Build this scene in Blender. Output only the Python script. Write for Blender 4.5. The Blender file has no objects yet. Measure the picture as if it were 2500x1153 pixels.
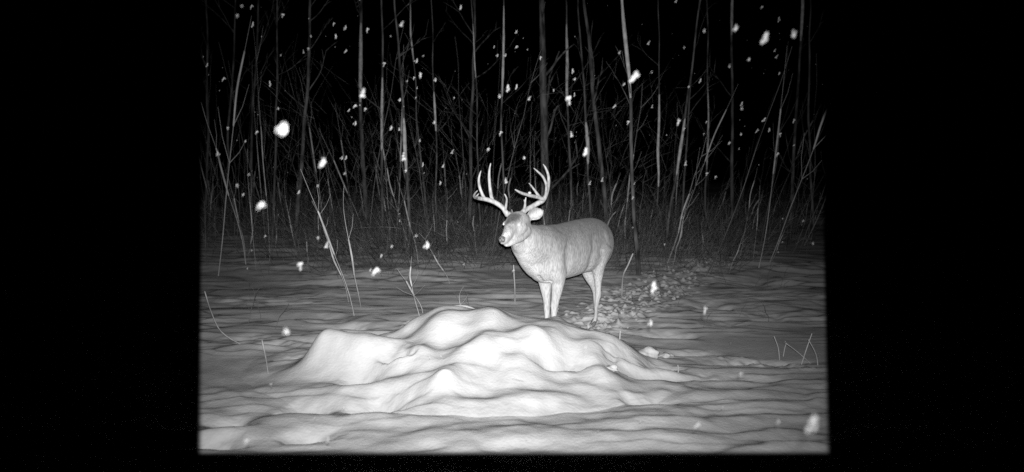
import bpy, bmesh, math, random
import numpy as np
from mathutils import Vector, Matrix
from mathutils.bvhtree import BVHTree

S = bpy.context.scene
COL = S.collection
random.seed(7)
rng = np.random.default_rng(11)

# ------------------------------------------------------------------ camera
FPX, CH, PITCH = 1649.0, 1.34, math.radians(4.7)
cam_d = bpy.data.cameras.new('camera')
cam = bpy.data.objects.new('camera', cam_d); COL.objects.link(cam)
cam.location = (0, 0, CH); cam.rotation_euler = (math.pi/2 - PITCH, 0, 0)
cam_d.sensor_width = 36; cam_d.lens = FPX/2500*36
cam_d.clip_start = 0.05; cam_d.clip_end = 500
cam_d.dof.use_dof = True; cam_d.dof.focus_distance = 5.8
cam_d.dof.aperture_fstop = cam_d.lens/17.0     # pupil about 17 mm
S.camera = cam
S.view_settings.view_transform = 'Standard'; S.view_settings.look = 'None'
S.view_settings.exposure = 0; S.view_settings.gamma = 1
S.cycles.use_denoising = False
S.cycles.max_bounces = 4; S.cycles.diffuse_bounces = 0; S.cycles.transparent_max_bounces = 12
S.cycles.sample_clamp_indirect = 2

# ------------------------------------------------------------------ night sky
w = bpy.data.worlds.new('World'); S.world = w; w.use_nodes = True
nt = w.node_tree
sky = nt.nodes.new('ShaderNodeTexSky'); sky.sky_type = 'NISHITA'; sky.sun_disc = False
sky.sun_elevation = math.radians(-5); sky.sun_rotation = math.radians(200)
hs = nt.nodes.new('ShaderNodeRGBToBW')
nt.links.new(sky.outputs[0], hs.inputs[0])
nt.links.new(hs.outputs[0], nt.nodes['Background'].inputs[0])
nt.nodes['Background'].inputs[1].default_value = 0.0002

# ------------------------------------------------------------------ the trail camera's own infrared flash
LAMP_POWER = 2050
ld = bpy.data.lights.new('infrared_flash', 'POINT'); ld.energy = LAMP_POWER; ld.shadow_soft_size = 0.012
ld.use_nodes = True
lamp = bpy.data.objects.new('infrared_flash', ld); COL.objects.link(lamp)
lamp.location = (0.01, -0.03, CH + 0.05); lamp.rotation_euler = cam.rotation_euler
ln = ld.node_tree; em = ln.nodes['Emission']
tc = ln.nodes.new('ShaderNodeTexCoord'); sx = ln.nodes.new('ShaderNodeSeparateXYZ')
ln.links.new(tc.outputs['Normal'], sx.inputs[0])
def LM(op, a, b=None, c=None):
    n = ln.nodes.new('ShaderNodeMath'); n.operation = op
    for i, v in enumerate((a, b, c)):
        if v is None: continue
        if isinstance(v, (int, float)): n.inputs[i].default_value = v
        else: ln.links.new(v, n.inputs[i])
    return n.outputs[0]
def LR(v, a, b, c, d):
    n = ln.nodes.new('ShaderNodeMapRange'); n.interpolation_type = 'SMOOTHSTEP'
    ln.links.new(v, n.inputs[0])
    for i, x in enumerate((a, b, c, d)): n.inputs[i+1].default_value = x
    return n.outputs[0]
nz = LM('ABSOLUTE', sx.outputs['Z']); nz = LM('MAXIMUM', nz, 0.05)
uu = LM('DIVIDE', sx.outputs['X'], nz); vv = LM('DIVIDE', sx.outputs['Y'], nz)
U0, SU, V0, SV = -0.05, 0.44, 0.05, 0.38
gu = LM('POWER', LM('DIVIDE', LM('SUBTRACT', uu, U0), SU), 2)
gv = LM('POWER', LM('DIVIDE', LM('SUBTRACT', vv, V0), SV), 2)
prof = LM('EXPONENT', LM('MULTIPLY', LM('ADD', gu, gv), -1.0))
eu = LR(LM('ABSOLUTE', uu), 0.4555, 0.4635, 1, 0)             # beam cut off by hand so the sides stay black
ev = LR(vv, -0.3345, -0.3275, 0, 1)  # cut below as well, keeping the bottom strip black
tot = LM('MULTIPLY', LM('MULTIPLY', prof, eu), ev)
front = LM('LESS_THAN', sx.outputs['Z'], 0)
LIGHT_SIGN = front
ln.links.new(LM('MULTIPLY', tot, LIGHT_SIGN), em.inputs['Strength'])

# ------------------------------------------------------------------ helpers
cP, sP = math.cos(PITCH), math.sin(PITCH)
def W(px, py, Y):
    u = (px-1250)/FPX; v = (576.5-py)/FPX
    d = Vector((u, cP + v*sP, -sP + v*cP))
    return Vector((0, 0, CH)) + d*(Y/d.y)
def G(px, py, z=0.0):
    u = (px-1250)/FPX; v = (576.5-py)/FPX
    d = Vector((u, cP + v*sP, -sP + v*cP)); t = (z-CH)/d.z
    return Vector((0, 0, CH)) + d*t

def mat(name, col, rough=0.7, noise=None, bump=None, spec=0.3, sss=0):
    m = bpy.data.materials.new(name); m.use_nodes = True
    t = m.node_tree; b = t.nodes['Principled BSDF']
    b.inputs['Roughness'].default_value = rough
    b.inputs['Specular IOR Level'].default_value = spec
    b.inputs['Base Color'].default_value = (col, col, col, 1)
    co = t.nodes.new('ShaderNodeTexCoord')
    if noise:
        sc, lo, hi, stretch = noise
        mp = t.nodes.new('ShaderNodeMapping'); mp.inputs['Scale'].default_value = stretch
        n = t.nodes.new('ShaderNodeTexNoise'); n.inputs['Scale'].default_value = sc; n.inputs['Detail'].default_value = 6
        r = t.nodes.new('ShaderNodeMapRange'); r.inputs[1].default_value = 0.35; r.inputs[2].default_value = 0.65
        r.inputs[3].default_value = lo; r.inputs[4].default_value = hi
        t.links.new(co.outputs['Object'], mp.inputs[0]); t.links.new(mp.outputs[0], n.inputs[0])
        t.links.new(n.outputs[0], r.inputs[0]); t.links.new(r.outputs[0], b.inputs['Base Color'])
    if bump:
        sc, st, dist = bump
        n2 = t.nodes.new('ShaderNodeTexNoise'); n2.inputs['Scale'].default_value = sc; n2.inputs['Detail'].default_value = 5
        bp = t.nodes.new('ShaderNodeBump'); bp.inputs['Strength'].default_value = st; bp.inputs['Distance'].default_value = dist
        t.links.new(co.outputs['Object'], n2.inputs[0]); t.links.new(n2.outputs[0], bp.inputs['Height'])
        t.links.new(bp.outputs[0], b.inputs['Normal'])
    return m
M_snow = mat('snow', 0.82, 0.75, (9, 0.74, 0.86, (1, 1, 1)), (55, 0.35, 0.01), 0.15)
M_flake = mat('snowflake', 0.85, 0.6, None, (400, 0.5, 0.002), 0.3)
t_ = M_flake.node_tree; mx = t_.nodes.new('ShaderNodeMixShader'); tr = t_.nodes.new('ShaderNodeBsdfTransparent')
mx.inputs[0].default_value = 0.11
t_.links.new(tr.outputs[0], mx.inputs[1]); t_.links.new(t_.nodes['Principled BSDF'].outputs[0], mx.inputs[2])
t_.links.new(mx.outputs[0], t_.nodes['Material Output'].inputs['Surface'])
M_bark = mat('bark', 0.25, 0.85, (14, 0.04, 0.24, (1, 1, 0.25)), (60, 0.6, 0.01), 0.1)
M_twig = mat('twig', 0.3, 0.8, (5, 0.04, 0.42, (1, 1, 0.4)), None, 0.2)
M_straw = mat('straw', 0.5, 0.8, (12, 0.35, 0.75, (1, 1, 0.3)), None, 0.2)
M_lump_streak = mat('snow_lump_and_streak', 0.8, 0.7, (20, 0.5, 0.85, (1, 1, 0.6)), (80, 0.5, 0.01), 0.1)  # for real snow lumps and the added streak lengths on stems
M_antler = mat('antler', 0.6, 0.55, (40, 0.36, 0.66, (1, 1, 0.5)), (90, 0.4, 0.004), 0.3)
M_hoof = mat('hoof', 0.28, 0.5, None, (80, 0.3, 0.003), 0.4)
M_nose = mat('nose', 0.10, 0.45, (120, 0.03, 0.32, (1, 1, 1)), (200, 0.5, 0.003), 0.4)
M_eyeshine = mat('eye', 0.95, 0.15, None, None, 1.0)  # white colour stands in for eyeshine from the flash

def tag(o, label, cat, group=None, kind=None):
    if label: o['label'] = label
    if cat: o['category'] = cat
    if group: o['group'] = group
    if kind: o['kind'] = kind
    return o
def mesh_obj(name, verts, faces, m, parent=None, smooth=True, loc=None):
    me = bpy.data.meshes.new(name); me.from_pydata([tuple(v) for v in verts], [], faces)
    me.materials.append(m)
    if smooth: me.polygons.foreach_set('use_smooth', [True]*len(me.polygons))
    me.update()
    o = bpy.data.objects.new(name, me); COL.objects.link(o)
    if parent: o.parent = parent
    if loc is not None: o.location = loc
    return o
def empty(name, loc):
    o = bpy.data.objects.new(name, None); o.empty_display_size = 0.1; COL.objects.link(o); o.location = loc
    return o

# ---- numpy noise
def _hash(ix, iy, seed):
    n = (ix*374761393 + iy*668265263 + seed*982451653) & 0xffffffff
    n = ((n ^ (n >> 13))*1274126177) & 0xffffffff
    return ((n ^ (n >> 16)) & 0xffff)/65535.0
def vnoise(x, y, seed=0):
    ix = np.floor(x).astype(np.int64); iy = np.floor(y).astype(np.int64)
    fx = x-ix; fy = y-iy
    fx = fx**3*(fx*(fx*6-15)+10); fy = fy**3*(fy*(fy*6-15)+10)
    a = _hash(ix, iy, seed); b = _hash(ix+1, iy, seed); c = _hash(ix, iy+1, seed); d = _hash(ix+1, iy+1, seed)
    return (a*(1-fx)+b*fx)*(1-fy) + (c*(1-fx)+d*fx)*fy
def fbm(x, y, o=4, seed=0):
    s = 0; a = 0.5
    for i in range(o):
        s = s + a*(vnoise(x, y, seed+i*17)-0.5); x = x*2.03+5.1; y = y*2.03+1.7; a *= 0.5
    return s

# ------------------------------------------------------------------ snow relief
def pillow(X, Y, cx, cy, rx, ry, h, ang=0.0, p=1.4):
    c, s = math.cos(ang), math.sin(ang); dx = X-cx; dy = Y-cy
    a = (c*dx+s*dy)/rx; b = (-s*dx+c*dy)/ry
    return h*np.exp(-np.power(a*a+b*b, p))
def pxX(px, Y): return (px-1250)/FPX*Y*1.0
MOUND = [  # px, Y, rx, ry, h, angle, sharpness
 (1160, 4.86, 1.00, 0.62, 0.245, 0.0, 1.05),
 (1120, 5.10, 0.42, 0.32, 0.150, 0.0, 1.0),
 (1300, 5.02, 0.42, 0.36, 0.085, -0.05, 1.1),
 (1440, 4.85, 0.32, 0.34, 0.085, -0.3, 1.1),
 (1500, 4.75, 0.20, 0.20, 0.045, 0.0, 1.4),
 (1000, 5.02, 0.35, 0.14, 0.06, 0.25, 1.4),
 (1118, 5.45, 0.26, 0.09, 0.19, 0.0, 1.4),
 (808, 4.72, 0.15, 0.18, 0.120, 0.1, 0.95),
 (805, 4.55, 0.26, 0.20, 0.08, 0.0, 1.3),
 (900, 4.60, 0.20, 0.16, 0.06, 0.2, 1.4),
 (1085, 4.80, 0.15, 0.13, 0.070, 0.3, 1.3),
 (1190, 4.86, 0.13, 0.12, 0.05, -0.2, 1.3),
 (1245, 4.70, 0.14, 0.15, 0.045, 0.5, 1.4),
 (1195, 4.45, 0.13, 0.10, 0.085, 0.0, 1.4),
 (1290, 4.50, 0.17, 0.12, 0.075, 0.1, 1.4),
 (1000, 4.62, 0.24, 0.09, 0.09, 0.1, 1.4),
 (985, 4.42, 0.16, 0.08, 0.075, 0.1, 1.5),
 (1090, 4.38, 0.20, 0.10, 0.045, -0.1, 1.3),
 (1400, 4.50, 0.26, 0.13, 0.08, -0.1, 1.4),
 (1250, 4.22, 0.24, 0.09, 0.07, -0.15, 1.5),
 (1130, 4.12, 0.26, 0.09, 0.055, 0.0, 1.4),
 (1450, 4.28, 0.22, 0.08, 0.04, 0.1, 1.5),
 (1040, 4.08, 0.20, 0.08, 0.04, 0.2, 1.4),
 (1180, 4.35, 0.85, 0.38, 0.05, 0.0, 0.9),
 (1320, 3.95, 0.30, 0.09, 0.035, 0.0, 1.2),
 (940, 4.15, 0.22, 0.08, 0.04, 0.1, 1.2),
 (1150, 3.85, 0.35, 0.09, 0.03, 0.1, 1.2),
]
HOLLOW = [ # px, py, rx, ry, depth
 (708, 884, 0.09, 0.07, 0.05), (605, 832, 0.12, 0.07, 0.04), (672, 848, 0.10, 0.06, 0.04),
 (790, 842, 0.14, 0.06, 0.05), (865, 950, 0.09, 0.09, 0.055), (972, 930, 0.09, 0.08, 0.05),
 (750, 1003, 0.13, 0.09, 0.06), (930, 1000, 0.16, 0.10, 0.07), (560, 1040, 0.10, 0.09, 0.07),
 (515, 1092, 0.12, 0.07, 0.06), (755, 1078, 0.12, 0.06, 0.05), (1575, 985, 0.11, 0.06, 0.04),
 (1492, 920, 0.05, 0.04, 0.03), (795, 788, 0.18, 0.12, 0.04), (900, 820, 0.20, 0.08, 0.05),
 (1450, 803, 0.12, 0.09, 0.05), (1745, 755, 0.14, 0.16, 0.05), (1875, 780, 0.16, 0.14, 0.04),
 (1770, 792, 0.16, 0.12, 0.04), (1620, 905, 0.12, 0.08, 0.04), (1600, 930, 0.2, 0.06, 0.035),
 (1530, 912, 0.16, 0.05, 0.03), (1850, 885, 0.28, 0.05, 0.035), (1390, 940, 0.18, 0.05, 0.03),
 (1630, 820, 0.18, 0.09, 0.045), (1700, 720, 0.25, 0.2, 0.04), (1860, 700, 0.3, 0.3, 0.04),
 (1595, 872, 0.12, 0.06, 0.04), (1680, 862, 0.2, 0.06, 0.03), (1780, 925, 0.25, 0.06, 0.03), (850, 805, 0.12, 0.08, 0.05),
]
def seg_mask(X, Y, pts, wd):
    m = np.zeros_like(X)
    for (a, b) in zip(pts[:-1], pts[1:]):
        ax, ay, bx, by = a.x, a.y, b.x, b.y
        t = np.clip(((X-ax)*(bx-ax)+(Y-ay)*(by-ay))/((bx-ax)**2+(by-ay)**2), 0, 1)
        d = np.hypot(X-ax-t*(bx-ax), Y-ay-t*(by-ay))
        m = np.maximum(m, np.clip(1.4-d/wd, 0, 1))
    return m
TR1 = [G(1385, 800), G(1450, 785), G(1530, 745), G(1600, 705), G(1720, 655), G(1860, 625)]
TR2 = [G(1760, 870), G(1850, 885), G(1950, 895)]
TR3 = [G(930, 838), G(1010, 800), G(1080, 775)]
def sst(a, b, x):
    t = np.clip((x-a)/(b-a), 0, 1); return t*t*(3-2*t)
def saw(ph, k=0.80):
    f = ph-np.floor(ph)
    up = f/k; dn = (1-f)/(1-k)
    s = np.minimum(up, dn); return s*s*(3-2*s)
def base_h(X, Y):
    h = 0.10*fbm(X/3.1, Y/2.6, 3, 3) * np.clip(np.hypot(X, Y-4.7)/3, 0.25, 1)
    wx = fbm(X/0.8, Y/0.8, 3, 31)
    a1 = np.clip(vnoise(X/1.1, Y/0.5, 5)*1.9-0.35, 0.0, 1.2)
    a2 = np.clip(vnoise(X/1.9, Y/0.9, 8)*1.7-0.35, 0, 1.1)
    nr = (0.6+0.4*sst(4.6, 6.2, Y))*(1-0.85*pillow(X, Y, -0.27, 4.75, 1.35, 0.85, 1.0, 0, 2.0))
    h = h + 0.018*nr*a1*saw(Y/0.30 + 2.6*fbm(X/0.7, Y/0.6, 4, 41) + 0.15*X, 0.68)
    h = h + 0.036*nr*a2*saw(Y/0.85 - 0.1*X + 2.8*fbm(X/1.5, Y/1.3, 4, 57), 0.7)
    h = h + 0.006*saw(Y/0.13 + 2.5*fbm(X/0.5, Y/0.4, 3, 77))*np.clip(vnoise(X/0.7, Y/0.4, 91)*2-0.8, 0, 1)
    h = h + 0.024*sst(5.2, 7.5, Y)*saw(Y/0.42 + 2.4*fbm(X/1.1, Y/0.8, 3, 63), 0.7)*np.clip(vnoise(X/1.0, Y/0.5, 67)*2-0.4, 0.1, 1.2)
    far = np.clip((Y-9)/10, 0, 1)
    h = h + far*0.16*(fbm(X/1.2, Y/1.4, 4, 101))
    wq1 = fbm(X/0.16, Y/0.16, 3, 801); wq2 = fbm(X/0.13, Y/0.13, 3, 811)
    nearc = np.exp(-((X+0.2)/1.7)**2-((Y-4.0)/0.9)**2)
    h = h + nearc*(0.065*fbm(X/0.38, Y/0.42, 3, 821)+0.02*(fbm(X/0.16, Y/0.12, 2, 827)))
    h = h + 0.035*np.maximum(np.minimum(Y, 40)-8, 0)*sst(8, 10, Y)
    for (px, py, rx, ry, d) in HOLLOW:
        c = G(px, py)
        a = (X+wq1*0.13-c.x)/(rx*1.1); b_ = Y+wq2*0.10-(c.y-ry*0.5)-0.25*ry*a*a; b_ = np.where(b_ < 0, b_/(ry*0.38), b_/(ry*1.9))
        h = h - d*1.35*np.exp(-np.power(a*a+b_*b_, 1.25)) + pillow(X, Y, c.x, c.y-ry*1.7, rx*1.2, ry*0.7, d*0.3, 0, 1.0)
    rough = fbm(X/0.085, Y/0.11, 4, 201)*np.clip(vnoise(X/0.3, Y/0.3, 207)*2-.3, .1, 1.3)
    chunk = np.maximum(vnoise(X/0.05, Y/0.055, 211)-0.74, 0)*0.14
    h = h + seg_mask(X, Y, TR1, 0.42)*(rough*0.075 + chunk - 0.015)
    h = h + seg_mask(X, Y, TR2, 0.10)*(rough*0.06+chunk*0.6)
    h = h + seg_mask(X, Y, TR3, 0.14)*(rough*0.06+chunk*0.5)
    return h
_r = random.Random(77)
HUMPS = [(_r.uniform(-1.4, 0.95), _r.uniform(4.0, 5.3), _r.uniform(.07, .16), _r.uniform(.09, .17), _r.choice((1, 1, -.9))*_r.uniform(.010, .030)) for _ in range(110)]
def mound_h(X, Y):
    m = np.zeros_like(X)
    for i_, (px, Yc, rx, ry, h, a, p) in enumerate(MOUND):
        if 10 <= i_ < 23: h *= (0.45 if rx > .19 else 0.95); ry *= 1.3; rx *= 1.05
        m = m + pillow(X, Y, pxX(px, Yc), Yc, rx, ry, h, a, p)
    edge = np.clip(m/0.06, 0, 1)
    for (cx, cy, rx, ry, hh) in HUMPS: m = m + edge*pillow(X, Y, cx, cy, rx, ry, hh, 0, 1.1)
    m = m + edge*(0.016*fbm(X/0.22, Y/0.16, 3, 301) + 0.03*(fbm(X/0.30, Y/0.30, 2, 331)))
    return np.maximum(m-0.012, 0)
def ground_z(x, y):
    X = np.array([float(x)]); Y = np.array([float(y)])
    return float((base_h(X, Y)+mound_h(X, Y))[0])

def axis(lo, d0, d1, hi, step, grow=1.12):
    a = list(np.arange(d0, d1, step)); s = step; v = a[-1]
    while v < hi: s = min(s*grow, 6); v += s; a.append(v)
    s = step; v = a[0]; pre = []
    while v > lo: s = min(s*grow, 6); v -= s; pre.append(v)
    return np.array(pre[::-1]+a)
def grid_mesh(name, xs, ys, Z, m, keep=None):
    nx, ny = len(xs), len(ys)
    X, Y = np.meshgrid(xs, ys)
    co = np.stack([X, Y, Z], -1).reshape(-1, 3).astype(np.float32)
    idx = np.arange(nx*ny).reshape(ny, nx)
    q = np.stack([idx[:-1, :-1], idx[:-1, 1:], idx[1:, 1:], idx[1:, :-1]], -1).reshape(-1, 4)
    if keep is not None:
        k = (keep[:-1, :-1] & keep[:-1, 1:] & keep[1:, 1:] & keep[1:, :-1]).reshape(-1)
        q = q[k]; used = np.unique(q); remap = -np.ones(nx*ny, np.int64); remap[used] = np.arange(len(used))
        q = remap[q]; co = co[used]
    me = bpy.data.meshes.new(name)
    me.vertices.add(len(co)); me.vertices.foreach_set('co', co.ravel())
    me.loops.add(len(q)*4); me.loops.foreach_set('vertex_index', q.ravel().astype(np.int32))
    me.polygons.add(len(q)); me.polygons.foreach_set('loop_start', np.arange(0, len(q)*4, 4, dtype=np.int32))
    me.polygons.foreach_set('use_smooth', np.ones(len(q), bool))
    me.materials.append(m); me.update(); me.validate()
    o = bpy.data.objects.new(name, me); COL.objects.link(o); return o

xs = axis(-90, -3.6, 3.6, 90, 0.0125, 1.035)
ys = axis(-30, 2.9, 8.2, 150, 0.0110, 1.016)
X, Y = np.meshgrid(xs, ys)
bh = base_h(X, Y); mh = mound_h(X, Y)
g = grid_mesh('ground', xs, ys, bh - 0.03*sst(0.012, 0.06, mh), M_snow)
tag(g, 'wind-rippled snow field with hollows and a trampled track', 'snow ground', kind='structure')
xm = np.arange(-2.2, 1.5, 0.0105); ym = np.arange(3.6, 6.0, 0.0095)
Xm, Ym = np.meshgrid(xm, ym); bm_, mm_ = base_h(Xm, Ym), mound_h(Xm, Ym)
mo = grid_mesh('snow_mound', xm, ym, bm_+mm_-0.006*(1-sst(0, 0.008, mm_)), M_snow, keep=(mm_ > 0.0005))
tag(mo, 'broad lumpy snow-covered mound glowing white in front of the buck', 'snow mound')

# ------------------------------------------------------------------ lofts
def catmull(P, n):
    P = [np.array(p, float) for p in P]; out = []
    Q = [2*P[0]-P[1]]+P+[2*P[-1]-P[-2]]
    for i in range(1, len(Q)-2):
        for k in range(n):
            t = k/n
            out.append(0.5*((2*Q[i])+(-Q[i-1]+Q[i+1])*t+(2*Q[i-1]-5*Q[i]+4*Q[i+1]-Q[i+2])*t*t+(-Q[i-1]+3*Q[i]-3*Q[i+1]+Q[i+2])*t**3))
    out.append(P[-1]); return out
class MB:
    def __init__(s): s.v = []; s.f = []
    def ring_loft(s, rings, cap=True):
        b = len(s.v); n = len(rings[0])
        for r in rings: s.v += [tuple(p) for p in r]
        for i in range(len(rings)-1):
            for j in range(n):
                a = b+i*n+j; c = b+i*n+(j+1) % n
                s.f.append((a, c, c+n, a+n))
        if cap:
            c0 = len(s.v); s.v.append(tuple(np.mean(rings[0], 0))); s.v.append(tuple(np.mean(rings[-1], 0)))
            for j in range(n):
                s.f.append((c0, b+(j+1) % n, b+j)); e = b+(len(rings)-1)*n
                s.f.append((c0+1, e+j, e+(j+1) % n))
    def tube(s, pts, n=10, sub=5, flat=1.0, side=None, round_end=True):
        """pts: (x,y,z,r). side: preferred sideways axis, flat: sideways radius factor."""
        P = catmull([tuple(p) for p in pts], sub) if sub > 1 else [np.array(p, float) for p in pts]
        rings = []; prev = None
        for i, p in enumerate(P):
            t = P[min(i+1, len(P)-1)][:3]-P[max(i-1, 0)][:3]; t = t/(np.linalg.norm(t)+1e-9)
            ref = np.array(side if side is not None else ((0, 1, 0) if abs(t[1]) < 0.9 else (1, 0, 0)), float) if prev is None else prev
            a = ref-t*np.dot(ref, t); a /= np.linalg.norm(a)+1e-9; prev = a
            bb = np.cross(t, a); r = max(p[3], 1e-4)
            def ring(c, rr): return [c+a*math.cos(q)*rr*flat+bb*math.sin(q)*rr for q in [2*math.pi*j/n for j in range(n)]]
            if round_end and i == 0:
                rings.append(ring(p[:3]-t*r*0.8, r*0.4)); 
            rings.append(ring(p[:3], r))
            if round_end and i == len(P)-1: rings.append(ring(p[:3]+t*r*0.8, r*0.4))
        s.ring_loft(rings)
    def ell(s, c, rx, ry, rz, M=None, n=16):
        rings = []
        for i in range(1, 12):
            th = math.pi*i/12
            ring = []
            for j in range(n):
                q = 2*math.pi*j/n
                v = Vector((rx*math.sin(th)*math.cos(q), -ry*math.sin(th)*math.sin(q), rz*math.cos(th)))
                if M: v = M @ v
                ring.append(tuple(Vector(c)+v))
            rings.append(ring)
        s.ring_loft(rings)
def remeshed(name, mb, voxel, smooth_it, m, parent):
    me = bpy.data.meshes.new('tmp'); me.from_pydata(mb.v, [], mb.f)
    bm = bmesh.new(); bm.from_mesh(me); bmesh.ops.recalc_face_normals(bm, faces=bm.faces); bm.to_mesh(me); bm.free()
    o = bpy.data.objects.new('tmp', me); COL.objects.link(o)
    r = o.modifiers.new('r', 'REMESH'); r.mode = 'VOXEL'; r.voxel_size = voxel; r.use_smooth_shade = True
    s = o.modifiers.new('s', 'SMOOTH'); s.iterations = smooth_it; s.factor = 0.5
    dg = bpy.context.evaluated_depsgraph_get(); dg.update()
    me2 = bpy.data.meshes.new_from_object(o.evaluated_get(dg)); me2.name = name
    bpy.data.objects.remove(o); 
    me2.materials.clear(); me2.materials.append(m)
    me2.polygons.foreach_set('use_smooth', [True]*len(me2.polygons))
    ob = bpy.data.objects.new(name, me2); COL.objects.link(ob)
    if parent: ob.parent = parent
    return ob

# ------------------------------------------------------------------ the buck
A = math.radians(42)
Fd = Vector((-math.cos(A), -math.sin(A), 0)); Ld = Vector((math.sin(A), -math.cos(A), 0))
HIP = Vector(((1450-1250)/FPX*6.3, 6.3, 0))
B = MB()
ST = [(-0.205, 576, 606, 0.05), (-0.17, 556, 622, 0.105), (-0.11, 541, 640, 0.145), (-0.03, 534, 656, 0.172), (0.06, 532, 662, 0.18), (0.2, 535, 668, 0.185),
      (0.34, 541, 676, 0.19), (0.48, 547, 683, 0.185), (0.60, 550, 690, 0.175), (0.70, 556, 690, 0.145), (0.78, 572, 676, 0.10), (0.84, 596, 655, 0.05)]
rings = []
P = catmull([(s_, a_, b_, w_) for s_, a_, b_, w_ in ST], 4)
for s_, yt, yb, hw in P:
    c = HIP + Fd*s_
    zt = W(1250, yt, c.y).z; zb = W(1250, yb, c.y).z; zc = (zt+zb)/2; hh = (zt-zb)/2
    ring = []
    for j in range(28):
        q = 2*math.pi*j/28; cs, sn = math.cos(q), math.sin(q)
        wloc = hw*(1.0 - 0.10*sn)                      # a little narrower over the back
        p = Vector((c.x, c.y, zc)) + Ld*(wloc*math.copysign(abs(cs)**0.9, cs)) + Vector((0, 0, hh*math.copysign(abs(sn)**0.92, sn)))
        ring.append(tuple(p))
    rings.append(ring)
B.ring_loft(rings)
def chain(pts, flat=1.0, side=None, n=16, sub=4):
    out = []
    for px, py, Yd, rp in pts:
        p = W(px, py, Yd); out.append((p.x, p.y, p.z, rp*Yd/FPX))
    B.tube(out, n=n, sub=sub, flat=flat, side=side)
view = (0, 1, 0)
# neck and head
chain([(1338, 618, 5.90, 66), (1320, 607, 5.84, 61), (1300, 598, 5.76, 54), (1285, 586, 5.68, 45), (1275, 572, 5.62, 36), (1271, 556, 5.58, 27)], 0.80, view)
chain([(1282, 541, 5.60, 17), (1274, 540, 5.57, 22), (1264, 540, 5.53, 24.5), (1254, 546, 5.47, 23.5), (1247, 558, 5.42, 19), (1240, 571, 5.36, 15), (1233, 583, 5.31, 13), (1228, 589, 5.285, 10.5)], 0.9, view)
chain([(1283, 560, 5.56, 18), (1270, 572, 5.50, 18), (1258, 584, 5.43, 13), (1243, 594, 5.34, 8.5), (1234, 597, 5.31, 6.5)], 0.8, view)
chain([(1273, 552, 5.50, 18), (1262, 566, 5.44, 15), (1252, 576, 5.39, 10)], 0.8, view)
# brow bumps
p = W(1232.5, 545, 5.46); B.ell(p, .020, .018, .016)
p = W(1266, 544, 5.435); B.ell(p, .024, .018, .014)
# pedicles
chain([(1246, 528, 5.53, 9), (1238, 521, 5.52, 7)]); chain([(1270, 527, 5.55, 9), (1277, 518, 5.56, 7)])
# ears: cupped leaves
def ear(base, tip, wid, nrm, cup):
    base, tip, nrm = Vector(base), Vector(tip), Vector(nrm).normalized()
    ax = tip-base; L_ = ax.length; ax.normalize(); sd = ax.cross(nrm).normalized(); nrm = sd.cross(ax).normalized()
    prof_ = [(0, .45), (.12, .62), (.3, .92), (.5, 1.0), (.7, .82), (.86, .5), (.96, .2), (1.0, .06)]
    rings = []
    for t, wv in prof_:
        ring = []
        hw = wid*wv
        top = []; bot = []
        for j in range(11):
            k = -1+2*j/10
            q = base+ax*(t*L_)+sd*(k*hw)+nrm*(cup*wv*(k*k)*(1-.3*t))
            top.append(tuple(q+nrm*0.006)); bot.append(tuple(q-nrm*0.006))
        rings.append(top+bot[::-1])
    B.ring_loft(rings)
ear(W(1287, 533, 5.60), W(1329, 513.5, 5.66), 0.056, (-0.25, -1, 0.15), 0.03)
ear(W(1252, 527, 5.60), W(1247, 519, 5.76), 0.04, (-0.9, -0.3, 0.3), 0.02)
# legs
chain([(1354, 636, 5.83, 30), (1360, 668, 5.82, 24), (1361.5, 690, 5.82, 17.5), (1358.5, 718, 5.82, 13), (1355.5, 735, 5.82, 10.5), (1353.5, 748, 5.82, 10.2), (1352.5, 764, 5.82, 7.6), (1351.5, 785, 5.83, 7), (1351, 803, 5.83, 7.5), (1348, 814, 5.81, 9)])
chain([(1332, 650, 5.96, 28), (1331, 676, 5.95, 22), (1332, 694, 5.95, 17), (1333.5, 718, 5.95, 12), (1335, 738, 5.95, 9), (1335, 752, 5.95, 8.5), (1335.5, 768, 5.95, 7), (1335, 788, 5.95, 6.8), (1334, 800, 5.94, 7.5), (1331, 808, 5.92, 9)])
chain([(1463, 608, 6.20, 32), (1462, 634, 6.20, 22.5), (1460, 654, 6.20, 17), (1460, 674, 6.21, 12.5), (1460, 690, 6.22, 9.2), (1460, 706, 6.23, 7.8), (1460, 722, 6.24, 7.6), (1457.5, 735, 6.24, 6.0), (1455.5, 752, 6.24, 4.9), (1454.5, 770, 6.24, 4.5), (1452, 783, 6.23, 5.4), (1448, 792, 6.21, 6.5)])
chain([(1448, 640, 6.36, 30), (1440, 664, 6.36, 20.5), (1443, 682, 6.36, 13.5), (1448.5, 698, 6.38, 8.5), (1453, 716, 6.40, 6.6), (1453.5, 728, 6.40, 6), (1454, 745, 6.40, 4.8), (1455.5, 765, 6.40, 4.3), (1455, 776, 6.39, 5), (1452, 784, 6.37, 6)])
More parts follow.
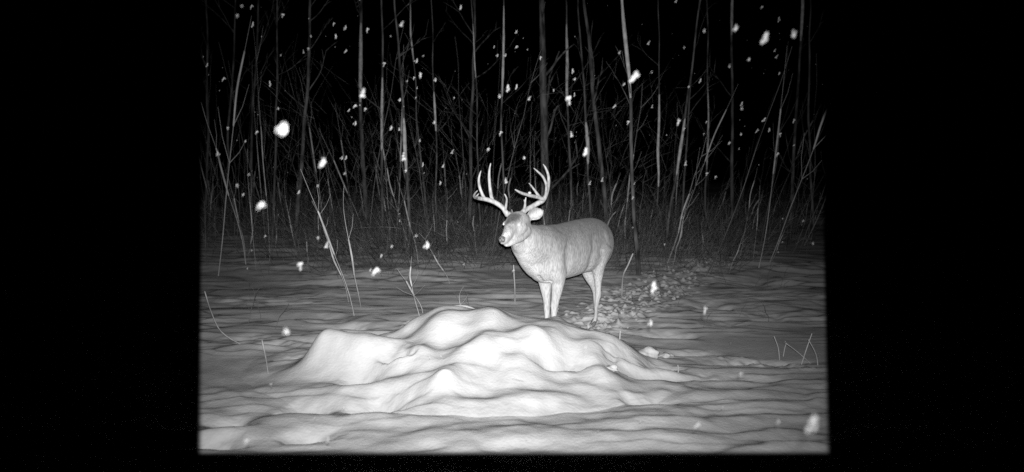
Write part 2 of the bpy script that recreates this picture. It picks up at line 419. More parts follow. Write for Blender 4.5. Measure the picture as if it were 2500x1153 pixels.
# muscle masses of shoulder, haunch and brisket, a tail against the rump
p = W(1352, 622, 5.80); B.ell(p, .105, .07, .19)
p = W(1463, 588, 6.22); B.ell(p, .10, .08, .14)
chain([(1262, 588, 5.49, 12), (1268, 596, 5.58, 20), (1278, 602, 5.66, 28)], .85, view)
chain([(1282, 606, 5.70, 30), (1296, 628, 5.78, 33), (1312, 647, 5.84, 34), (1332, 658, 5.88, 32)], .85, view)
p = W(1327, 671, 5.86); B.ell(p, .085, .08, .065)
chain([(1480, 560, 6.50, 9), (1487, 582, 6.54, 10), (1486, 600, 6.55, 8), (1483, 614, 6.53, 3)], 1.0)
deer = empty('deer', tuple(Vector((HIP.x*0.6+0.15, 6.1, ground_z(HIP.x*0.6+0.15, 6.1)))))
body = remeshed('body', B, 0.0062, 16, M_snow, None)
me = body.data
n = len(me.vertices); co = np.empty(n*3, np.float32); me.vertices.foreach_get('co', co); co = co.reshape(-1, 3)
no = np.empty(n*3, np.float32); me.vertices.foreach_get('normal', no); no = no.reshape(-1, 3)
# shallow muscle and hide relief
rel = 0.010*(np.array(fbm(co[:, 0]/.16+co[:, 1]/.2, co[:, 2]/.19, 3, 7))) + 0.003*np.array(fbm(co[:, 0]/.02+co[:, 1]/.02, co[:, 2]/.05, 2, 9))
headm = np.clip((5.62-co[:, 1])/.05, 0, 1); legm = np.clip((0.45-co[:, 2])/.08, 0, 1)
co2 = co + no*(rel*(1-0.85*np.maximum(headm, legm)))[:, None]
# hollow line in front of the haunch and behind the shoulder
def groove(co2, pts, r, d):
    dm = np.full(n, 9.0)
    for (a, b) in zip(pts[:-1], pts[1:]):
        a = np.array(a); b = np.array(b); ab = b-a
        t = np.clip(((co2-a)@ab)/(ab@ab), 0, 1); dm = np.minimum(dm, np.linalg.norm(co2-a-t[:, None]*ab, axis=1))
    return co2 - no*(d*np.exp(-(dm/r)**2))[:, None]
bvh = BVHTree.FromPolygons([tuple(v) for v in co2], [tuple(p.vertices) for p in me.polygons])
def hit(px, py):
    o = Vector((0, 0, CH)); d = (W(px, py, 5)-o).normalized()
    r = bvh.ray_cast(o, d)
    if r[0] is None:                       # just off the outline: the nearest skin
        r = min((bvh.find_nearest(o+d*k) for k in np.arange(5, 7, .05)), key=lambda q: q[3])
    return r[0], r[1]
def H(px, py): return tuple(hit(px, py)[0])
co2 = groove(co2, [H(1448, 585), H(1450, 608), H(1443, 634), H(1437, 655)], .034, .014)
co2 = groove(co2, [H(1383, 600), H(1386, 640), H(1377, 668)], .042, .009)
co2 = groove(co2, [H(1316, 676), H(1330, 690), H(1346, 689)], .014, .016)
me.vertices.foreach_set('co', co2.astype(np.float32).ravel()); me.update()
bvh = BVHTree.FromPolygons([tuple(v) for v in co2], [tuple(p.vertices) for p in me.polygons])
# coat tones: colouring of the animal, plus shine painted around the left eye
px_ = 1250+co2[:, 0]/co2[:, 1]*FPX
dd = (co2[:, 1]*cP - (co2[:, 2]-CH)*sP); py_ = 576.5-(co2[:, 1]*sP+(co2[:, 2]-CH)*cP)/dd*FPX; px_ = 1250+co2[:, 0]/dd*FPX
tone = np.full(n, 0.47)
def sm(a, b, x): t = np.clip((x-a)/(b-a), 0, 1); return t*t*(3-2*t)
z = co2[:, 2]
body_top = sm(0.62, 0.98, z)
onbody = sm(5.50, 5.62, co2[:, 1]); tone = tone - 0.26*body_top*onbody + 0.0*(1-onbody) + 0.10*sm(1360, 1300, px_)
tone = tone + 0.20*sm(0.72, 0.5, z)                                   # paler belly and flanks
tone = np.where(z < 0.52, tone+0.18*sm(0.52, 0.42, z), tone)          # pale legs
def spot(px, py, r, target, amt=1.0, ry=None):
    global tone
    p = np.array(H(px, py)); d = np.linalg.norm(co2-p, axis=1)/r
    wgt = amt*np.exp(-d**2.6); tone = tone*(1-wgt)+target*wgt
spot(1300, 610, .17, .60, .8); spot(1262, 608, .11, .95); spot(1270, 632, .12, .95, .95); spot(1290, 655, .08, .78, .7)
spot(1252, 596, .045, .9, .9); spot(1258, 584, .04, .75, .6)
spot(1256, 525, .032, .13, .9); spot(1268, 525, .024, .16, .8); spot(1237, 546, .018, .2, .7); spot(1252, 534, .046, .10, .97); spot(1241, 540, .032, .11, .95); spot(1263, 530, .032, .12, .9); spot(1244, 527, .03, .14, .9); spot(1248, 556, .022, .30, .8); spot(1262, 570, .024, .40, .7); spot(1284, 556, .03, .42, .6); spot(1243, 583, .012, .35, .5)
spot(1268, 551, .020, .95, .95); spot(1236, 573, .020, .92, .95); spot(1243, 571, .018, .8, .8)  # first spot paints the eye's glow, the others pale muzzle fur
spot(1227, 588, .020, .08, .9); spot(1233, 600, .014, .9, .9); spot(1222, 600, .012, .85, .8)
spot(1308, 528, .035, .92, 1.0); spot(1318, 520, .03, .92, 1.0); spot(1298, 533, .03, .8, .8)
spot(1430, 665, .06, .85, .7); spot(1335, 700, .05, .85, .6)
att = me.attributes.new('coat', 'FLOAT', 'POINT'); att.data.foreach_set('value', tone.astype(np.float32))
M_fur = bpy.data.materials.new('fur'); M_fur.use_nodes = True
t = M_fur.node_tree; b = t.nodes['Principled BSDF']; b.inputs['Roughness'].default_value = 0.9; b.inputs['Specular IOR Level'].default_value = 0.1
b.inputs['Sheen Weight'].default_value = 0.15
at = t.nodes.new('ShaderNodeAttribute'); at.attribute_name = 'coat'; tcn = t.nodes.new('ShaderNodeTexCoord')
mp = t.nodes.new('ShaderNodeMapping'); mp.inputs['Scale'].default_value = (1, 1, 0.2)
n1 = t.nodes.new('ShaderNodeTexNoise'); n1.inputs['Scale'].default_value = 110; n1.inputs['Detail'].default_value = 6
n2 = t.nodes.new('ShaderNodeTexNoise'); n2.inputs['Scale'].default_value = 11; n2.inputs['Detail'].default_value = 4
t.links.new(tcn.outputs['Object'], mp.inputs[0]); t.links.new(mp.outputs[0], n1.inputs[0]); t.links.new(mp.outputs[0], n2.inputs[0])
def MM(op, a, b_):
    q = t.nodes.new('ShaderNodeMath'); q.operation = op
    for i, v in enumerate((a, b_)):
        if isinstance(v, (int, float)): q.inputs[i].default_value = v
        else: t.links.new(v, q.inputs[i])
    return q.outputs[0]
f1 = MM('ADD', MM('MULTIPLY', MM('SUBTRACT', n1.outputs[0], 0.5), 1.6), 1.0)
f2 = MM('ADD', MM('MULTIPLY', MM('SUBTRACT', n2.outputs[0], 0.5), 0.75), 1.0)
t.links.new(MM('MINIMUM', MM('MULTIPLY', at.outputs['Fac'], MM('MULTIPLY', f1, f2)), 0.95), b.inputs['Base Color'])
bp = t.nodes.new('ShaderNodeBump'); bp.inputs['Strength'].default_value = 0.5; bp.inputs['Distance'].default_value = 0.01
t.links.new(n1.outputs[0], bp.inputs['Height']); t.links.new(bp.outputs[0], b.inputs['Normal'])
me.materials.clear(); me.materials.append(M_fur)
def adopt(o, root):
    o.parent = root; o.matrix_parent_inverse = Matrix.Translation(-root.location)
adopt(body, deer)
# antlers
def antler(lines):
    m_ = MB()
    for pts in lines:
        out = []
        for px, py, Yd, rp in pts:
            q = W(px, py, Yd); out.append((q.x, q.y, q.z, rp*Yd/FPX))
        m_.tube(out, n=10, sub=5)
    o = remeshed('antler', m_, 0.0032, 2, M_antler, None); adopt(o, deer); return o
antler([
 [(1239, 524, 5.52, 7.5), (1236, 520, 5.51, 6.5), (1226, 506, 5.50, 6), (1208, 494, 5.50, 6), (1187, 487, 5.47, 5.6), (1170, 484.5, 5.42, 4.8), (1160, 482.5, 5.36, 3.6)],
 [(1160, 483, 5.36, 3.6), (1157, 479, 5.30, 3), (1160, 472, 5.24, 2.4), (1165.5, 466, 5.20, 1.3)],
 [(1164, 484, 5.38, 3), (1163, 480, 5.30, 2.2), (1169, 473, 5.27, 1.4)],
 [(1203, 491, 5.50, 4.6), (1199, 477, 5.50, 4.3), (1196, 456, 5.49, 4.1), (1194.3, 432, 5.47, 3.6), (1195, 414, 5.46, 2.7), (1198, 399, 5.45, 1.2)],
 [(1182, 485, 5.46, 4.8), (1175, 469, 5.45, 3.9), (1170.5, 455, 5.44, 3.7), (1169, 438, 5.42, 3.1), (1171.5, 425, 5.41, 2.2), (1174.5, 417, 5.40, 1.1)],
 [(1233, 515, 5.50, 4.5), (1236, 498, 5.47, 3.1), (1237, 485, 5.45, 2.5), (1232, 474, 5.43, 1.5)]])
antler([
 [(1277, 519, 5.56, 7.5), (1283, 513, 5.57, 6.6), (1294, 507.5, 5.59, 6.4), (1311, 497.5, 5.61, 6.2), (1325, 490, 5.60, 6), (1333.5, 475, 5.58, 4.9), (1339, 451, 5.55, 4.2), (1339, 431, 5.52, 3.6), (1333, 412, 5.49, 2.7), (1326, 401, 5.47, 1.2)],
 [(1332.5, 478, 5.58, 4.0), (1334, 460, 5.54, 3.6), (1332.5, 447, 5.50, 3.4), (1325.5, 432, 5.46, 3), (1313.5, 420, 5.42, 2.5), (1303.5, 411, 5.39, 1.3)],
 [(1328, 487, 5.59, 5.2), (1312, 481.5, 5.54, 4.6), (1291.6, 477, 5.46, 4.2), (1272, 471, 5.39, 3.6), (1258, 463.4, 5.34, 1.8)],
 [(1317, 481, 5.56, 4.2), (1306, 466, 5.52, 3), (1298, 455, 5.49, 2.2), (1291.6, 447.5, 5.47, 1.3)],
 [(1279, 516, 5.56, 5), (1281.5, 503, 5.54, 3.4), (1282.6, 491, 5.52, 2.4), (1284, 482, 5.51, 1.2)],
 [(1281.5, 496, 5.53, 2), (1279, 488, 5.52, 1.1)]])
for px, py, Yd, r in [(1293, 467.5, 5.46, 3.6), (1283, 469.5, 5.43, 2.2), (1277, 468, 5.405, 1.8), (1268, 465.5, 5.38, 1.6)]:
    sc_ = MB(); sc_.ell(W(px, py+4, Yd), r*Yd/FPX*1.2, r*Yd/FPX, r*Yd/FPX, n=10)
    adopt(mesh_obj('snow_clump', sc_.v, sc_.f, M_lump_streak), deer)
# eyes, nose pad, hooves
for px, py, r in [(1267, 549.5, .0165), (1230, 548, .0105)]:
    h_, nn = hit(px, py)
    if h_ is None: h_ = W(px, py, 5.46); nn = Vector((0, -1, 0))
    e = MB(); e.ell(h_-nn*r*0.05, r, r, r*.85); o = mesh_obj('eye', e.v, e.f, M_eyeshine); adopt(o, deer)
h_, nn = hit(1225.5, 587)
e = MB(); e.ell(h_+Vector((0, .008, .008)), .028, .022, .026); e.ell(h_+Vector((-.013, .004, -.004)), .012, .016, .014); e.ell(h_+Vector((.013, .002, .0)), .012, .016, .012)
o = remeshed('nose', e, 0.003, 3, M_nose, None); adopt(o, deer)
for px, py, Yd in [(1346, 818, 5.80), (1329, 812, 5.91), (1446, 796, 6.20), (1450, 788, 6.36)]:
    c = W(px, py, Yd); e = MB()
    for s_ in (-1, 1):
        q = c+Ld*(s_*.011)
        e.tube([tuple(q-Fd*.02+Vector((0, 0, .03)))+(.016,), tuple(q+Fd*.005+Vector((0, 0, .008)))+(.018,), tuple(q+Fd*.045+Vector((0, 0, -.012)))+(.007,)], n=10, sub=3)
    o = mesh_obj('hoof', e.v, e.f, M_hoof); adopt(o, deer)
tag(deer, 'large antlered white-tailed buck standing behind the snow mound, head turned to the flash', 'deer')

# ------------------------------------------------------------------ stems, saplings and trees
def wobble_path(L_, lean, n_=9, wob=0.02, seed=0, bend=0.0):
    r = random.Random(seed); pts = []; ox = oy = 0
    for i in range(n_):
        t = i/(n_-1)
        ox += r.uniform(-1, 1)*wob*L_/n_*3; oy += r.uniform(-1, 1)*wob*L_/n_*3
        pts.append(Vector((lean*t*L_ + bend*L_*t*t + ox, oy, t*L_)))
    return pts
def tree_at(name, px, py_base, Yb, px_top, wpx, label, cat, height=None, wig=0.012, seed=0, m=None, branches=6, group=None, streak_bits=None, topfrac=0.45, py_top=-120):
    """base at pixel column px and distance Yb; leans so that it passes px_top near the picture's top."""
    m = m or M_bark
    bx = (px-1250)/FPX*Yb; z0 = ground_z(bx, Yb)-0.12
    top = W(px_top, py_top, Yb); Hh = (top.z-z0) if height is None else height
    leanx = (top.x-bx)/(top.z-z0)
    root = empty(name, (bx, Yb, z0)); r0 = wpx*Yb/FPX/2
    r = random.Random(seed+int(px)); path = wobble_path(Hh, leanx, 12, wig, seed+int(px))
    mb = MB(); mb.tube([tuple(p)+(r0*(1.1-(1.1-topfrac)*i/11)*(1+0.08*r.uniform(-1, 1)),) for i, p in enumerate(path)], n=10, sub=3, side=(0, 1, 0))
    mesh_obj('trunk', mb.v, mb.f, m, root)
    for k in range(branches):
        t = r.uniform(0.18, 0.97); i = min(int(t*11), 10); p0 = path[i].lerp(path[i+1], t*11-i)
        az = r.uniform(0, 6.28); el = r.uniform(0.35, 1.1); L_ = r.uniform(0.25, 0.9)*min(1.4, Hh*0.22)
        d = Vector((math.cos(az)*math.cos(el), math.sin(az)*math.cos(el)*.7, math.sin(el)))
        q = MB(); rr = max(r0*r.uniform(.22, .4), 0.0028); pts = []; c = p0.copy(); dirv = d.copy()
        for j in range(6):
            pts.append(tuple(c)+(rr*(1-0.14*j),)); dirv = (dirv+Vector((r.uniform(-.18, .18), r.uniform(-.18, .18), .08))).normalized(); c = c+dirv*L_/5
            if j in (2, 3, 4):
                s_ = (dirv+Vector((r.uniform(-.9, .9), r.uniform(-.5, .5), r.uniform(-.2, .5)))).normalized(); e_ = c+s_*L_*r.uniform(.2, .45)
                q.tube([tuple(c)+(rr*.55,), tuple(c.lerp(e_, .5)+Vector((0, 0, .01)))+(rr*.45,), tuple(e_)+(rr*.25,)], n=5, sub=1)
        q.tube(pts, n=6, sub=2)
        mesh_obj('branch', q.v, q.f, m, root)
    if streak_bits:
        for (ya, yb, wf) in streak_bits:                 # added white lengths standing in for streaks of falling snow
            q = MB(); pts = []
            za = W(px, yb, Yb).z-z0; zb = W(px, ya, Yb).z-z0
            for j in range(9):
                zz = za+(zb-za)*j/8; tt = min(max(zz/Hh*11, 0), 10.99); i = int(tt); p = path[i].lerp(path[i+1], tt-i)
                e = math.sin(math.pi*(j+0.4)/8.8)**.35
                pts.append(tuple(p+Vector((0, -r0*.35, 0)))+(r0*(1.1-(1.1-topfrac)*tt/11)*wf*e*r.uniform(.88, 1.1),))
            q.tube(pts, n=9, sub=3, side=(0, 1, 0)); mesh_obj('snow_streak', q.v, q.f, M_lump_streak, root)
    tag(root, label, cat, group)
    return root
TREES = [ # px base, distance, px at top, width px, label, crust
 (1337, 12.5, 1322, 23, 'thickest grey tree trunk, rising straight behind the buck and its antlers', None, 5),
 (716, 12.0, 762, 10, 'pale sapling leaning slightly right, between two dark saplings left of the thicket centre', None, 8),
 (660, 13.0, 682, 6, 'slender straight sapling just left of the pale leaning sapling', None, 9),
 (612, 15.0, 640, 7, 'dim thin tree third from the left edge of the lit woods', None, 8),
 (540, 14.0, 560, 6, 'dim thin tree second from the left edge of the lit woods', None, 8),
 (497, 15.5, 505, 6, 'faint thin tree at the left edge of the lit woods', None, 6),
 (1140, 13.0, 1158, 9, 'grey sapling rising left of the buck antlers', None, 8),
 (900, 14.0, 884, 11, 'sapling with a pale added snow streak on its upper stem left of the woods centre', [(60, 250, 1.25)], 7),
 (1008, 10.5, 960, 8, 'bent sapling with a bright added snow streak in the middle of its stem', [(290, 420, 1.5)], 6),
 (1236, 11.0, 1241, 5, 'straight thin stem with an added white snow streak near its top above the antlers', [(15, 235, 1.9)], 5),
 (1402, 12.5, 1392, 6, 'thin stem with an added snow streak just right of the thickest trunk', [(60, 260, 1.8)], 5),
 (1560, 9.0, 1512, 10, 'left-leaning tree with the widest added snow streak, right of the thickest trunk', [(-60, 240, 1.5)], 3),
 (1490, 12.0, 1410, 12, 'grey tree leaning left behind the one with the widest streak', None, 4),
 (1604, 11.0, 1600, 4, 'very straight thin pale stem right of the buck', [(232, 455, 2.0)], 3),
 (1728, 13.0, 1724, 5, 'thin straight stem in the dark right side of the woods', [(205, 430, 1.1)], 3),
 (1655, 11.5, 1715, 5, 'long thin stem leaning right beside the very straight pale stem', None, 4),
 (1625, 10.5, 1740, 7, 'stem leaning strongly right with a grey lower part behind the trampled track', [(290, 430, 1.3)], 3),
 (1990, 12.5, 1975, 6, 'dim curved stem at the right edge of the lit woods', None, 4),
 (928, 12.0, 934, 7, 'grey straight stem between the bent sapling and the streaked sapling', [(190, 370, 1.3)], 4),
 (1062, 12.0, 1050, 4, 'thin stem with a short added white snow streak left of the antlers', [(225, 320, 1.9)], 6),
 (1178, 12.0, 1158, 4, 'thin grey stem rising over the left antler', [(60, 190, 1.3)], 6),
 (1045, 12.5, 1000, 4, 'left-leaning thin stem with an added white snow streak high up', [(10, 150, 1.8)], 5),
 (1450, 12.0, 1425, 6, 'stem with a short added snow streak above the back of the buck', [(300, 400, 1.9)], 4),
 (1790, 13.5, 1795, 8, 'broad dim stem with an added grey snow streak near the top right', [(-60, 85, 1.6)], 3),
 (1930, 12.5, 1945, 8, 'broad stem with a pale top at the upper right', [(-80, 100, 1.6)], 3),
]
for (px, Yb, pt, wp, lab, cr, nb) in TREES:
    nm = 'tree' if wp >= 9 else 'sapling'
    tree_at(nm, px, 0, Yb, pt, wp, lab, 'tree' if wp >= 9 else 'sapling', seed=3, branches=nb, streak_bits=cr, wig=0.010 if wp > 15 else 0.02)

# prototype thin stems, copied over the thicket floor
def stem_proto(k):
    r = random.Random(100+k); mb = MB(); L_ = 1.0
    path = wobble_path(L_, 0, 8, 0.05, 100+k, bend=r.uniform(-.12, .12))
    mb.tube([tuple(p)+(0.0042*(1-0.65*i/7),) for i, p in enumerate(path)], n=5, sub=2)
    for q in range(r.randint(0, 3)):
        i = r.randint(3, 6); p = path[i]; s_ = r.choice((-1, 1)); e_ = p+Vector((s_*r.uniform(.05, .15), r.uniform(-.05, .05), r.uniform(.08, .22)))
        mb.tube([tuple(p)+(.0022,), tuple(p.lerp(e_, .5)+Vector((s_*.01, 0, -.005)))+(.0018,), tuple(e_)+(.001,)], n=4, sub=1)
    nf = len(mb.f)
    if k % 3 == 1:                              # added white length imitating a streak of falling snow
        a_ = r.choice((2, 3, 4)); mb.tube([tuple(path[i])+(0.0085*(.75 if i in (a_, a_+2) else 1),) for i in range(a_, a_+3)], n=6, sub=3)
    me = bpy.data.meshes.new('thin_stem'); me.from_pydata(mb.v, [], mb.f); me.materials.append([M_twig, M_straw, M_twig][k % 3]); me.materials.append(M_lump_streak)
    me.polygons.foreach_set('material_index', [0]*nf+[1]*(len(mb.f)-nf))
    me.polygons.foreach_set('use_smooth', [True]*len(me.polygons)); return me
SM = [stem_proto(k) for k in range(12)]
def stem(x, y, L_, leanx, leany, rs, k, label, group, name='thin_stem'):
    o = bpy.data.objects.new(name, SM[k % 12]); COL.objects.link(o)
    o.location = (x, y, ground_z(x, y)-0.03); o.rotation_euler = (-leany, leanx, random.uniform(-.4, .4)); o.scale = (rs, rs, L_)
    tag(o, label, 'stem', group); return o
for i in range(285):
    r = random.random
    Yb = 9.0+9.5*r()**0.9; px = 495+1510*r()**1.15
    if 1250 < px < 1500 and Yb < 10: Yb += 2
    side_ = (px-1150)/700
    lean = random.gauss(0.20*side_, 0.15) if px > 1150 else random.gauss(-0.06, 0.13)
    L_ = random.choice([random.uniform(.5, 1.2), random.uniform(.8, 1.8), random.uniform(1.5, 4)])
    rs = random.uniform(.7, 1.9) if L_ > 1.2 else random.uniform(.6, 1.1)
    stem((px-1250)/FPX*Yb, Yb, L_, lean, random.gauss(0, .12), rs, i, 'thin bare stem among many in the dark thicket behind the buck', 'thin stems in the thicket')
# weeds leaning on the left behind the mound and a few on the right
WEEDS = [(860, 735, 6.6, 1.55, -.30), (872, 720, 6.9, 1.3, -.24), (850, 700, 7.3, 1.2, -.27), (1020, 740, 6.3, .62, -.35), (1030, 728, 6.6, .55, -.45), (1122, 722, 6.0, .35, -.3),
         (1100, 640, 8.5, .8, -.5), (1000, 560, 11, 1.7, -.35), (1020, 590, 10, 1.4, -.28), (720, 560, 11, 1.3, -.3), (600, 560, 11, .8, .25)]
WL = ['left, nearest of the tall bundle behind the mound hump', 'left, middle one of the tall bundle behind the mound hump', 'left, farthest of the tall bundle behind the mound hump',
      'left, upper of the pair above the left slope of the mound', 'sharply left, lower of the pair above the mound left slope', 'left, short, over the back hump of the mound', 'left, left of the buck on open snow',
      'left, long, at the woods edge left of the buck', 'left, shorter, at the woods edge left of the buck', 'left at the far left woods edge', 'right at the far left woods edge']
for i, (px, py, Yd, L_, ln_) in enumerate(WEEDS):
    stem((px-1250)/FPX*Yd, Yd, L_, ln_, .05, 1.25, 3*i+1, 'pale weed stalk leaning '+WL[i], 'leaning weed stalks beside the buck', 'weed_stalk')
for i in range(26):
    Yd = random.uniform(5.9, 9.5); px = random.choice((random.uniform(500, 1180), random.uniform(1520, 2000)))
    stem((px-1250)/FPX*Yd, Yd, random.uniform(.12, .45), random.gauss(.1 if px > 1400 else -.15, .3), .05, random.uniform(.5, .9), 3*i+2, 'short thin weed poking out of the open snow between mound and woods', 'short weeds in the open snow', 'short_weed')
# fine brush: a mass nobody could count
mb_v = []; mb_f = []
def brush(nb, y0, y1, xs_, hl, rad):
    for i in range(nb):
        y = random.uniform(y0, y1); x = random.uniform(*xs_)*y/FPX
        z = -0.02+random.random()**1.5*hl*0.6
        L_ = random.uniform(.2, .9); sd = 1 if x > -0.5 else -1
        a = random.gauss(.28*sd, .5); d = Vector((math.sin(a), random.uniform(-.4, .4), math.cos(a))).normalized()
        p = Vector((x, y, z)); bend = Vector((random.uniform(-.1, .1), 0, random.uniform(-.12, .04)))
        s_ = Vector((1, 0, 0)).cross(d).normalized(); s2 = d.cross(s_).normalized(); b0 = len(mb_v)
        for k in range(4):
            t_ = k/3; c = p+d*L_*t_+bend*t_*t_; r_ = rad*(1-.7*t_)
            for q in range(3):
                an = q*2.094; mb_v.append(tuple(c+s_*r_*math.cos(an)+s2*r_*math.sin(an)))
        for k in range(3):
            for q in range(3):
                a0 = b0+k*3+q; a1 = b0+k*3+(q+1) % 3; mb_f.append((a0, a1, a1+3, a0+3))
brush(3000, 9.5, 19, (-780, 700), 1.2, .0035)
brush(2600, 9.0, 13, (-500, 560), .7, .0030)
brush(1700, 10.5, 18, (-600, 420), 5.0, .0030)
o = mesh_obj('undergrowth', mb_v, mb_f, M_twig); tag(o, 'tangle of fine dark twigs filling the woods floor', 'undergrowth', kind='stuff')

# ------------------------------------------------------------------ stalks and twigs in the near snow
def stalk(name, pts, label, cat, m=M_straw, n=8, group=None):
    p0 = Vector(pts[0][:3]); mb = MB()
    mb.tube([(p[0]-p0.x, p[1]-p0.y, p[2]-p0.z, p[3]) for p in pts], n=n, sub=4)
    o = mesh_obj(name, mb.v, mb.f, m, loc=p0); tag(o, label, cat, group); return o
def pts_px(L_): 
    out = []
    for px, py, Yd, rp in L_:
        q = W(px, py, Yd); out.append((q.x, q.y, q.z, rp*1.25*Yd/FPX))
    return out
TW = [
 ([(500, 712, 5.6, 1.2), (515, 760, 5.5, 1.2), (540, 810, 5.4, 1.3), (590, 842, 5.3, 1.5)], 'long thin weed arching over the snow at the far left'),
 ([(1890, 822, 5.0, .9), (1900, 850, 5.0, 1), (1904, 885, 5.0, 1.1)], 'short upright twig left of the crossed twigs at right'),
 ([(1918, 838, 4.9, 1), (1950, 862, 4.9, 1), (1998, 905, 4.9, 1.1)], 'twig slanting down right in the crossed cluster'),
 ([(1982, 815, 4.9, 1), (1968, 855, 4.9, 1), (1952, 905, 4.9, 1.1)], 'tallest twig of the crossed cluster at right'),
 ([(1974, 830, 4.8, 1), (1992, 865, 4.8, 1), (1998, 903, 4.8, 1)], 'bowed twig at the right end of the crossed cluster'),
 ([(1920, 838, 5.1, .9), (1916, 850, 5.1, .8), (1912, 872, 5.1, .8)], 'small hooked twig at the top of the crossed cluster'),
 ([(1514, 808, 4.8, 1.2), (1513, 835, 4.8, 1.2), (1512, 870, 4.8, 1.4)], 'upright grass blade at the right tail of the mound'),
 ([(1496, 838, 4.75, 1), (1503, 855, 4.75, 1), (1511, 875, 4.75, 1.3)], 'short leaning grass blade beside the upright one on the mound tail'),
 ([(1530, 876, 4.7, 1), (1545, 868, 4.7, 1.2), (1560, 868, 4.7, 1)], 'pale straw lying across the snow right of the mound tail'),
 ([(1076, 868, 4.35, 1.3), (1080, 885, 4.35, 1.3), (1083, 905, 4.3, 1.2)], 'small upright twig on the front slope of the mound'),
 ([(1205, 822, 4.75, 1.2), (1214, 826, 4.72, 1.2), (1222, 829, 4.7, 1.2)], 'tiny twig lying high on the mound face'),
 ([(1252, 959, 4.1, 1.2), (1265, 955, 4.1, 1.3), (1277, 950, 4.1, 1.1)], 'tiny twig lying on the snow below the mound centre'),
 ([(1398, 812, 5.4, 1.3), (1412, 808, 5.4, 1.4), (1424, 816, 5.35, 1.2)], 'small forked twig in the snow behind the mound right slope'),
 ([(1800, 903, 4.45, 1.4), (1825, 902, 4.45, 1.5), (1845, 905, 4.45, 1.2)], 'pale stick lying flat on the open snow at right'),
 ([(640, 832, 4.7, 1.7), (650, 880, 4.6, 1.6), (657, 930, 4.5, 1.5), (661, 962, 4.3, 1.4)], 'thin stalk standing in the snow left of the mound hump'),
 ([(1590, 850, 4.95, 1.3), (1587, 868, 4.95, 1.4), (1584, 882, 4.95, 1.5)], 'grass stub sticking out of the brightest clod right of the mound'),
 ([(1655, 892, 4.55, 1.1), (1656, 905, 4.55, 1.1), (1655, 915, 4.55, 1.2)], 'stub of a stem poking from the snow below the brightest clod'),
 ([(1254, 648, 7.2, 1.3), (1255, 672, 7.2, 1.4), (1257, 705, 7.2, 1.5)], 'short upright stem left of the front legs of the buck'),
 ([(1545, 620, 7.6, 1.4), (1533, 648, 7.6, 1.5), (1521, 675, 7.6, 1.5)], 'short slanting stem right of the rump of the buck'),
 ([(1218, 608, 5.3, .5), (1213, 604, 5.28, .5), (1208, 600, 5.26, .4)], None),
]
for L_, lab in TW:
    if lab is None: continue
    P_ = pts_px(L_); last = P_[-1]
    # stand or lie on the snow where it really is
    if abs(L_[0][1]-L_[-1][1]) < 20:
        P_ = [(x, y, ground_z(x, y)+0.012, r_) for x, y, z_, r_ in P_]
    else:
        dz = ground_z(last[0], last[1])-0.01-last[2]
        if dz < 0: P_.append((last[0]+(last[0]-P_[-2][0])*.2, last[1], last[2]+dz, last[3]))
    stalk('twig', P_, lab, 'twig')
# snow-capped clod at the foot of the tall stalk
def clod(px, py, r, label, seed):
    c = G(px, py, 0.03); rr = random.Random(seed); bm = bmesh.new(); bmesh.ops.create_icosphere(bm, subdivisions=3, radius=1)
    for v in bm.verts:
        k = 1+0.28*math.sin(v.co.x*3+seed)*math.cos(v.co.y*4)+0.18*math.sin(v.co.z*5+v.co.x*4+seed)
        v.co = Vector((v.co.x*r*1.5*k, v.co.y*r*k, v.co.z*r*.75*k))
    me_ = bpy.data.meshes.new('snow_clod'); bm.to_mesh(me_); bm.free(); me_.materials.append(M_lump_streak)
    me_.polygons.foreach_set('use_smooth', [True]*len(me_.polygons))
    o = bpy.data.objects.new('snow_clod', me_); COL.objects.link(o); o.location = (c.x, c.y, ground_z(c.x, c.y)+r*.3)
    tag(o, label, 'snow clod'); return o
clod(1582, 875, .055, 'bright clod of snow at the foot of the grass stub right of the mound', 2)
clod(1628, 858, .03, 'small bright clod of snow just right of the brightest clod', 5)
clod(1492, 926, .032, 'small round clod of snow on the lower right edge of the mound', 7)
cr = []
for i in range(70):
    t_ = random.random(); k = min(int(t_*4), 4); a_, b_ = TR1[k], TR1[min(k+1, 5)]; q = a_.lerp(b_, random.random())
    x = q.x+random.gauss(0, .22); y = q.y+random.gauss(0, .25); r_ = random.uniform(.008, .026)
    bm = bmesh.new(); bmesh.ops.create_icosphere(bm, subdivisions=2, radius=r_)
    for v in bm.verts: v.co *= random.uniform(.72, 1.2); v.co.z *= .8
    me_ = bpy.data.meshes.new('snow_chunk'); bm.to_mesh(me_); bm.free(); me_.materials.append(M_lump_streak)
    o = bpy.data.objects.new('snow_chunk', me_); COL.objects.link(o); o.location = (x, y, ground_z(x, y)+r_*.4); o.rotation_euler = (random.random()*3, random.random()*3, 0)
    tag(o, 'small chunk of kicked-up snow on the trampled track by the hind hooves', 'snow chunk', 'snow chunks on the trampled track')

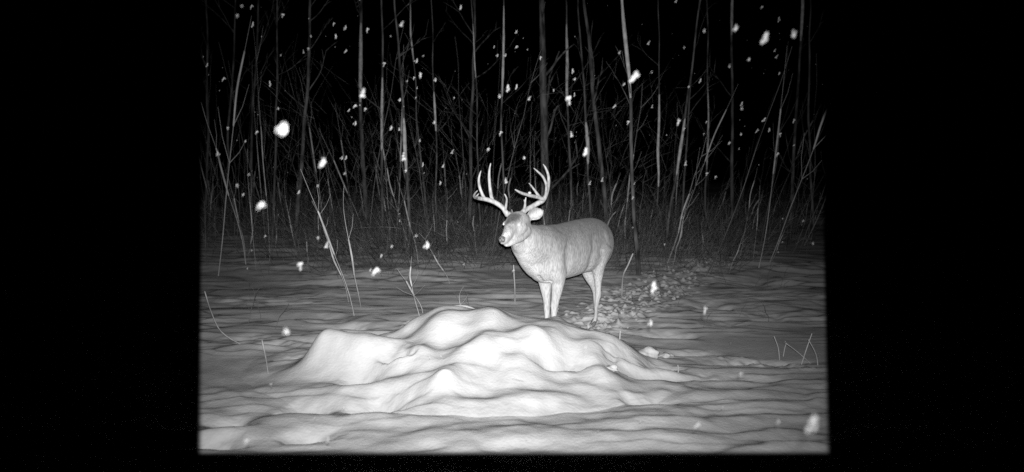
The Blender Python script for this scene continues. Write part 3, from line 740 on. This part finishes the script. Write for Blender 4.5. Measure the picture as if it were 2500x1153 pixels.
# ------------------------------------------------------------------ falling snow, each flake at rest in the air
def flake_mesh(k):
    r = random.Random(500+k); mb = MB()
    for i in range(9):
        p = Vector((r.gauss(0, .32), r.gauss(0, .32), r.gauss(0, .42))); s_ = r.uniform(.25, .5)
        mb.ell(p, s_, s_*r.uniform(.6, 1), s_*r.uniform(.6, 1.1), n=8)
    me_ = bpy.data.meshes.new('snowflake'); me_.from_pydata(mb.v, [], mb.f); me_.materials.append(M_flake)
    me_.polygons.foreach_set('use_smooth', [True]*len(me_.polygons)); return me_
FM = [flake_mesh(k) for k in range(6)]
def flake(px, py, Yd, rpx, label, group=None):
    o = bpy.data.objects.new('snowflake', FM[random.randrange(6)]); COL.objects.link(o)
    o.location = W(px, py, Yd); s_ = rpx*Yd/FPX; o.scale = (s_*.75, s_*.75, s_*1.3); o.rotation_euler = tuple(random.uniform(0, .7) for _ in range(3))
    tag(o, label, 'snowflake', group); return o
flake(1984, 1034, 1.15, 20, 'largest blurry white snowflake at the lower right corner')
flake(690, 318, 1.15, 13, 'large soft snowflake in the dark air at upper left')
flake(640, 500, 1.4, 9, 'soft snowflake below the large one at upper left')
flake(700, 810, 1.5, 9, 'soft snowflake above the snow left of the mound hump')
NEAR = [(1596, 700, 2.1, 8), (732, 650, 2.3, 7), (1042, 600, 2.6, 7), (785, 400, 2.0, 8), (797, 600, 2.6, 5), (1588, 790, 2.6, 6), (1545, 190, 2.0, 9), (1868, 92, 1.8, 8), (1937, 85, 2.2, 7), (1795, 70, 2.4, 6), (1388, 245, 2.6, 7), (1240, 215, 3, 5), (1430, 370, 2.4, 6), (885, 230, 2.2, 7), (920, 660, 2.0, 7),
        (1700, 1040, 1.8, 6), (1808, 915, 2.4, 5), (1900, 1030, 1.9, 5), (1720, 760, 2.4, 6), (600, 1080, 1.8, 6), (800, 1075, 2.2, 5), (980, 60, 2.6, 4), (1235, 443, 3, 4),
        (1828, 146, 3, 3.2), (1262, 114, 3, 2.4), (1125, 18, 3, 3), (661, 940, 3, 4), (768, 1022, 3, 2.5), (838, 997, 3, 2.5), (912, 1002, 3, 2), (904, 660, 3, 2.5), (930, 626, 3, 3),
        (1254, 660, 4.5, 3), (1470, 440, 4.5, 3.6), (1440, 448, 4.5, 3.4), (1544, 484, 4.5, 3), (1562, 1030, 2.8, 2.4), (1764, 995, 2.8, 2.4), (1460, 1052, 2.8, 2), 
        (985, 385, 3, 6), (1655, 300, 3, 5), (1395, 330, 3, 4), (1060, 300, 4, 3), (845, 385, 4, 3), (1725, 425, 4, 3)]
for a_ in NEAR: flake(a_[0], a_[1], a_[2], a_[3]*1.3, 'falling snowflake close enough to show as a distinct white blob', 'nearer snowflakes in the air')
for i in range(75):
    px = random.uniform(500, 1960); py = random.uniform(0, 470); Yd = random.uniform(3, 5)
    if 1140 < px < 1360 and py > 390: continue
    flake(px, py, Yd, random.uniform(2.6, 5.5), 'soft white snowflake drifting in front of the dark woods', 'mid-sized snowflakes before the woods')
for i in range(225):
    Yd = random.uniform(2.2, 8.5); px = random.uniform(485, 2015); py = random.uniform(-20, 640) if random.random() < .8 else random.uniform(600, 1080)
    q = W(px, py, Yd)
    if q.z < 0.25: continue
    if 1140 < px < 1510 and 395 < py < 800 and Yd < 6.5: continue
    flake(px, py, Yd, min(random.uniform(.0022, .0055)*FPX/Yd, 3.2), 'tiny white snowflake falling through the night air', 'tiny snowflakes in the air')
